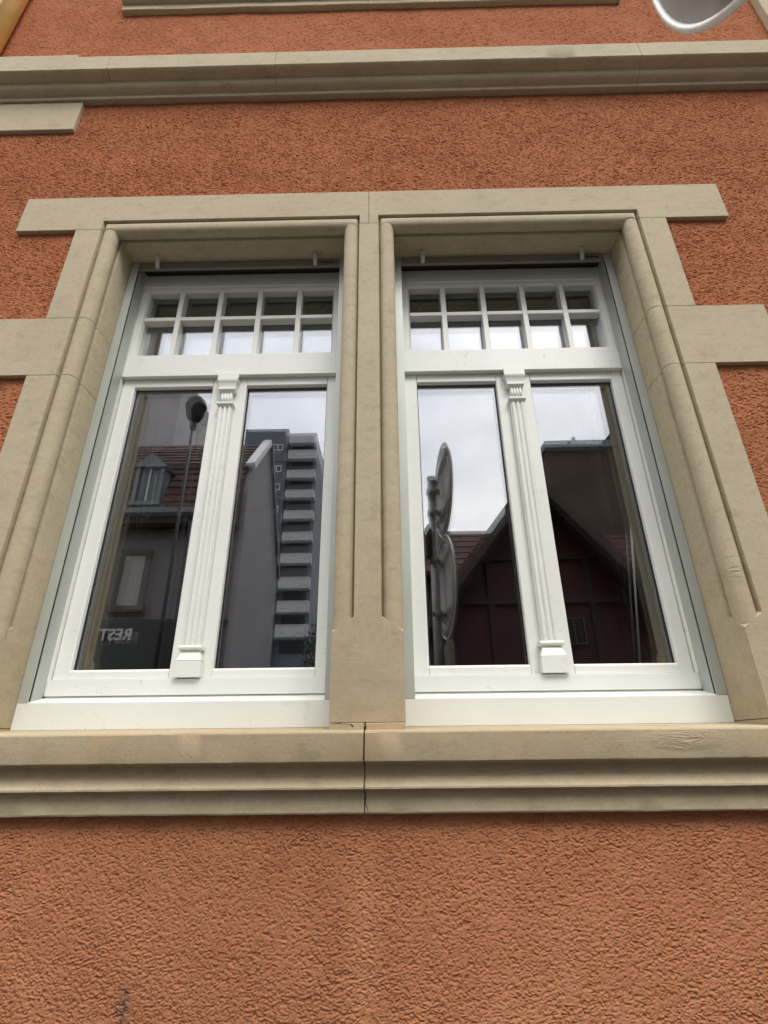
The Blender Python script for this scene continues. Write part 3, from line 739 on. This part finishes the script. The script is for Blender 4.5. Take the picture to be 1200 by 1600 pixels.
# sign fascia with REST lettering
q = MB(); q.box(-13, -4.35, Y0-.15, Y0+.06, 3.1, 4.2); fas = q.build('sign_fascia', 'black_fascia', A)
cu = bpy.data.curves.new('lettering', 'FONT'); cu.body = 'REST'; cu.size = .34; cu.extrude = .02; cu.offset = .006; cu.space_character = 1.0
tmp = bpy.data.objects.new('tmp', cu); COL.objects.link(tmp)
bpy.context.view_layer.update()
me = bpy.data.meshes.new_from_object(tmp.evaluated_get(bpy.context.evaluated_depsgraph_get())); bpy.data.objects.remove(tmp)
xs = [v_.co.x for v_ in me.vertices]; wdt = max(xs)-min(xs)
for v_ in me.vertices:
    x, y, z = v_.co; v_.co = (-5.57-(x-min(xs))*.70/wdt, Y0+.085+z, 3.755+y)
me.materials.append(MATS['dull_white']); link('lettering', me, fas)
# shopfront below
q = MB()
for k in range(7): q.box(-12.6+k*1.2, -12.5+k*1.2, Y0, Y0+.06, .2, 3.1)
q.box(-13, -4.4, Y0, Y0+.05, 2.80, 2.88); q.box(-13, -4.4, Y0, Y0+.05, 2.45, 2.50); q.build('shopfront_bars', 'dark_timber', A)
q = MB(); q.box(-12.9, -4.5, Y0+.002, Y0+.03, .6, 3.05); q.build('shopfront_pane', 'far_window_glass', A)

# blank gable wall of the same house, seen end on, with its pale verge
q = MB(); q.prism([(Y0+.02, .1), (Y0-3.72, .1), (Y0-3.72, 6.30), (Y0-1.6, 9.62), (Y0-.25, 8.12), (Y0+.02, 7.4)], -3.62, -3.50, 'x'); q.build('gable_wall', 'lilac_grey_render', A)
def verge(mb, p, q_, th_, x0, x1):
    a, b_ = Vector((0, *p)), Vector((0, *q_)); d = (b_-a).normalized(); n_ = Vector((0, -d.z, d.y))
    if n_.z < 0: n_ = -n_
    vs = [(x0, v_.y, v_.z) for v_ in (a, b_, b_+n_*th_, a+n_*th_)]
    mb.add([*vs, *[(x1, y, z) for _, y, z in vs]], [(0, 1, 2, 3), (7, 6, 5, 4), (0, 4, 5, 1), (1, 5, 6, 2), (2, 6, 7, 3), (3, 7, 4, 0)])
q = MB(); verge(q, (Y0-.22, 8.10), (Y0-1.63, 9.66), .16, -3.66, -3.44); q.build('verge_board', 'dull_white', A)
q = MB(); verge(q, (Y0-1.60, 9.70), (Y0-3.80, 6.26), .07, -3.66, -3.42); q.build('verge_board', 'zinc_grey', A)

def board(mb, p, q_, th_, y0, y1):
    a, b_ = Vector((p[0], 0, p[1])), Vector((q_[0], 0, q_[1])); d = (b_-a).normalized(); n_ = Vector((-d.z, 0, d.x))
    if n_.z < 0: n_ = -n_
    vs = [(v_.x, y0, v_.z) for v_ in (a, b_, b_+n_*th_, a+n_*th_)]
    mb.add([*vs, *[(x, y1, z) for x, _, z in vs]], [(0, 1, 2, 3), (7, 6, 5, 4), (0, 4, 5, 1), (1, 5, 6, 2), (2, 6, 7, 3), (3, 7, 4, 0)])

# lone slab and flat roofed block further back
B = thing('grey_slab_block', 'plain tall grey block rising behind the mansard roof, mirrored in the left window', 'building', (-12, -18, 0))
q = MB(); q.box(-16, -9.8, -26, -18, 0, 18.5); q.build('wall', 'slab_render', B)
for k in range(4): window_part(B, -15.4, -14.2, 3+k*3.4, 4.5+k*3.4, -18.02)
B = thing('flat_roof_block', 'pale flat roofed apartment block with dark window bands behind the tiled roof', 'building', (-13, -30, 0))
q = MB(); q.box(-16.5, -12.2, -40, -30, 0, 24.3); q.build('wall', 'balcony_concrete', B)
for z in (22.65, 19.6, 16.5): q = MB(); q.box(-16.4, -12.3, -30.0, -29.97, z-.7, z+.65); q.build('window_band', 'far_window_glass', B)

# tower block with balconies
TY = -55.6; Kx = 58.0/46.4
T = thing('apartment_tower', 'tall dark grey apartment tower with a stack of white balconies, mirrored in the left window', 'tower block', (-14, TY, 0))
zz = lambda z: 1.6+(z-1.6)*Kx
q = MB(); q.box(-19.0, -13.35, TY-14, TY, 0, zz(32.3)); q.box(-13.35, -9.55, TY-14, TY-.6, 0, zz(31.3)); q.build('wall', 'slate_grey_panel', T)
tops = [31.5, 29.49, 27.16, 24.92, 22.67, 20.42, 18.25, 15.94, 13.71, 11.57]; hts = [1.5, 1.35, 1.22, 1.2, 1.22, 1.22, 1.3, 1.4, 1.38, 1.45]
for z, h_ in zip(tops, hts):
    b_ = MB(); x0, x1 = -13.1, -9.55; zt, zb_ = zz(z), zz(z-h_)+.42
    b_.box(x0, x1, TY+.30, TY+.42, zb_, zt); b_.box(x0, x0+.12, TY-.6, TY+.30, zb_, zt); b_.box(x1-.12, x1, TY-.6, TY+.30, zb_, zt); b_.box(x0+.12, x1-.12, TY-.6, TY+.30, zb_, zb_+.2)
    bo = b_.build('balcony', 'balcony_concrete', T)
    d = MB()
    for xx in (-12.5, -12.1, -10.6, -10.2): d.box(xx, xx+.1, TY+.42, TY+.44, zb_+.35, zb_+.47)
    d.build('drain_hole', 'black_seal', bo)['kind'] = 'stuff'
for z in [zz(a)-3.05 for a in tops]:
    g = MB(); g.box(-12.75, -9.95, TY-.6, TY-.57, z, z+1.9); g.build('balcony_window', 'far_window_glass', T)
for i, z in enumerate((30.0, 27.5, 25.4, 22.95, 20.8, 18.6, 16.4, 14.1, 12.0, 10.0, 7.8, 5.6)):
    window_part(T, -15.6-.3*(i < 3), -13.9, zz(z)-.45, zz(z)+.45, TY+.01, bars=2, fw=.12)
for z in (28.3, 23.9, 19.4, 15): 
    d = MB(); d.box(-18.9, -13.4, TY, TY+.03, zz(z)-.06, zz(z)+.06); d.build('panel_joint', 'black_seal', T)

# half-timbered red house, gable to the street
H = thing('red_gable_house', 'dark red timber framed house with wide overhanging gable roof, mirrored in the right window', 'house', (3.46, Y0, 0))
px, pz, sl = 3.46, 7.40, 1.28
zl = lambda x: pz-sl*abs(x-px) if abs(x-px) < 9 else 0
el, er = px-2.75, px+2.75
q = MB(); q.prism([(el+.25, .1), (er-.25, .1), (er-.25, zl(er-.25)-.1), (px, pz-.12), (el+.25, zl(el+.25)-.1)], Y0-9, Y0-.45, 'y'); q.build('wall', 'dark_red_paint', H)
q = MB()
for s_ in (-1, 1):
    xe = px+s_*2.75
    board(q, (xe, pz-sl*2.75), (px, pz), .14, Y0-9.2, Y0+.3)
q.build('roof', 'old_red_tile', H)
for s_ in (-1, 1):
    q = MB(); board(q, (px+s_*2.78, pz-sl*2.78-.20), (px, pz-.20), .18, Y0+.3, Y0+.36); q.build('verge_board', 'dark_timber', H)
yb = Y0-.45
for z in (4.55, 5.6, 2.95):
    q = MB(); hx = min(2.4, (pz-z)/sl-.1); q.box(px-hx, px+hx, yb, yb+.08, z, z+.16); q.build('timber_beam', 'dark_timber', H)
for x in (px-1.9, px-1.1, px-.35, px+.35, px+1.1, px+1.9):
    q = MB(); q.box(x-.07, x+.07, yb+.001, yb+.07, 3.1, min(zl(x)-.25, 6.2)); q.build('timber_post', 'dark_timber', H)
window_part(H, 3.80, 4.30, 3.62, 4.22, yb+.02, 'window_surround_brown', 'far_window_glass', .035)
window_part(H, 1.7, 2.5, 1.3, 2.6, yb+.02, 'dull_white', 'far_window_glass', .06)
window_part(H, 3.9, 4.7, 1.2, 2.6, yb+.02, 'dull_white', 'far_window_glass', .06)

# low tiled wing to the left of it
V = thing('tiled_wing', 'low house with long tiled roof behind the round traffic signs in the reflection', 'house', (1.2, -14, 0))
q = MB(); q.box(.9, 8, -20, -13.2, 0, 6.5); q.build('wall', 'brown_render', V)
q = MB(); q.prism([(-12.7, 6.3), (-14.4, 8.3), (-20.5, 6.3)], .75, 8.2, 'x'); q.build('roof', 'old_red_tile', V)
tiles(V, .75, 8.2, -12.66, 6.36, -14.3, 8.30, 7, .3)

# tall brown building
BB = thing('brown_building', 'tall plain brown building with flat roof edge mirrored behind the red gable', 'building', (8, -14.5, 0))
q = MB(); q.box(5.62, 11.5, -24, -14.0, 0, 11.35); q.build('wall', 'brown_render', BB)
q = MB(); q.box(5.56, 11.5, -24, -13.85, 11.35, 11.62); q.build('roof_edge', 'zinc_grey', BB)
q = MB(); q.box(6.6, 6.7, -13.99, -13.9, 11.62, 11.78); q.build('roof_vent', 'dark_steel', BB)
BR = thing('right_gable_building', 'tall building with sloping tiled roof at the right of the reflected sky', 'building', (10, -13, 0))
q = MB(); q.prism([(8.3, 0), (16, 0), (16, 15), (12.5, 16.4), (8.3, 12.0)], -23, -13.5, 'y'); q.build('wall', 'brown_render', BR)
q = MB(); board(q, (8.1, 11.75), (12.5, 16.4), .2, -23.2, -13.2); board(q, (16.2, 14.9), (12.5, 16.4), .2, -23.2, -13.2); q.build('roof', 'dark_timber', BR)
# unseen houses added on both sides, continuing the street and blocking low sky
for x0, x1, h_, mt, lb in ((-27, -13.3, 11.5, 'brown_render', 'plain brown house added out of view beyond the restaurant house to block low sky'), (-44, -27.3, 10, 'pale_render', 'pale unseen house added at the far end of the opposite side to block low sky'),
                       (16.4, 30, 12, 'pale_render', 'pale unseen house added beyond the sloping roofed building to block low sky'), (30.3, 46, 10.5, 'brown_render', 'brown house added out of view farthest along the opposite side to block low sky')):
    Hn = thing('added_street_house', lb, 'house', ((x0+x1)/2, -9, 0)); q = MB(); q.box(x0, x1, -19, -9, 0, h_); q.build('wall', mt, Hn)
    q = MB(); q.prism([(-8.6, h_), (-14, h_+4), (-19.4, h_)], x0-.1, x1+.1, 'x'); q.build('roof', 'old_red_tile', Hn)
    for fx in range(4):
        for fz in range(3): window_part(Hn, x0+1.2+fx*3.1, x0+2.3+fx*3.1, 1.2+fz*3.2, 2.9+fz*3.2, -8.98)
# overhead cable strung between the houses
q = MB(); q.tube((5.62, -8.6, 8.35), (5.42, -8.6, 6.2), .02, n=8); q.tube((5.42, -8.6, 6.2), (4.97, -8.6, 3.0), .024, n=8)
tag(q.build('hanging_cable', 'shutter_grey'), 'thin pale cable hanging in front of the red gabled house', 'cable')

# street lamp on the far pavement
LP = thing('street_lamp', 'tall grey street lamp with a dark bowl head, mirrored in the left window', 'street lamp', (-4.18, -7.5, 0))
lx, ly = -4.30, -7.5
q = MB(); q.tube((lx, ly, .1), (lx-.06, ly, 8.2), .045, .03, n=16); q.build('pole', 'street_light_grey', LP)
q = MB(); q.tube((lx-.06, ly, 8.15), (lx-.06, ly, 8.35), .06, .085, n=16); q.build('collar', 'street_light_grey', LP)
q = MB(); q.lathe((lx-.06, ly, 8.35), (0, 0, 1), [(.08, 0), (.14, .06), (.20, .20), (.215, .36), (.235, .38), (.24, .42), (.20, .56), (.11, .66), (.001, .70)], 32); q.build('lamp_head', 'street_light_grey', LP)
q = MB(); q.tube((lx+.25, ly, .1), (lx+.22, ly, 5.9), .04, n=10); q.build('conduit', 'street_light_grey', LP)

# a small tree past the tower
def tree(x, y, h_, label):
    Tn = thing('tree', label, 'tree', (x, y, 0)); rnd = random.Random(11)
    q = MB(); q.tube((x, y, 0), (x, y, h_*.6), .16, .07, n=10)
    for k in range(9):
        a = rnd.uniform(0, 6.28); z = h_*rnd.uniform(.35, .6); q.tube((x, y, z), (x+math.cos(a)*h_*.16, y+math.sin(a)*h_*.16, z+h_*.22), .05, .015, n=6)
    q.build('trunk', 'bark', Tn)
    vs, fs = [], []
    for k in range(5200):
        u = Vector((rnd.gauss(0, 1), rnd.gauss(0, 1), rnd.gauss(0, 1))).normalized()*rnd.uniform(.45, 1)**.5
        cl = math.sin(u.x*7)*math.sin(u.y*6+1)*math.sin(u.z*5+2)
        if cl < -.18: continue
        c = Vector((x+u.x*h_*.22, y+u.y*h_*.22, h_*.68+u.z*h_*.32)); s_ = rnd.uniform(.05, .12)
        a = Vector((rnd.gauss(0, 1), rnd.gauss(0, 1), rnd.gauss(0, 1))).normalized(); b_ = a.orthogonal().normalized()
        o = len(vs); vs += [c+a*s_, c+b_*s_*.6, c-a*s_, c-b_*s_*.6]; fs.append((o, o+1, o+2, o+3))
    m_ = MB(); m_.add(vs, fs); m_.build('crown', 'leaf_green', Tn)
tree(-3.0, -26, 8.8, 'thin leafy street tree in front of the apartment tower, at the edge of the reflection')
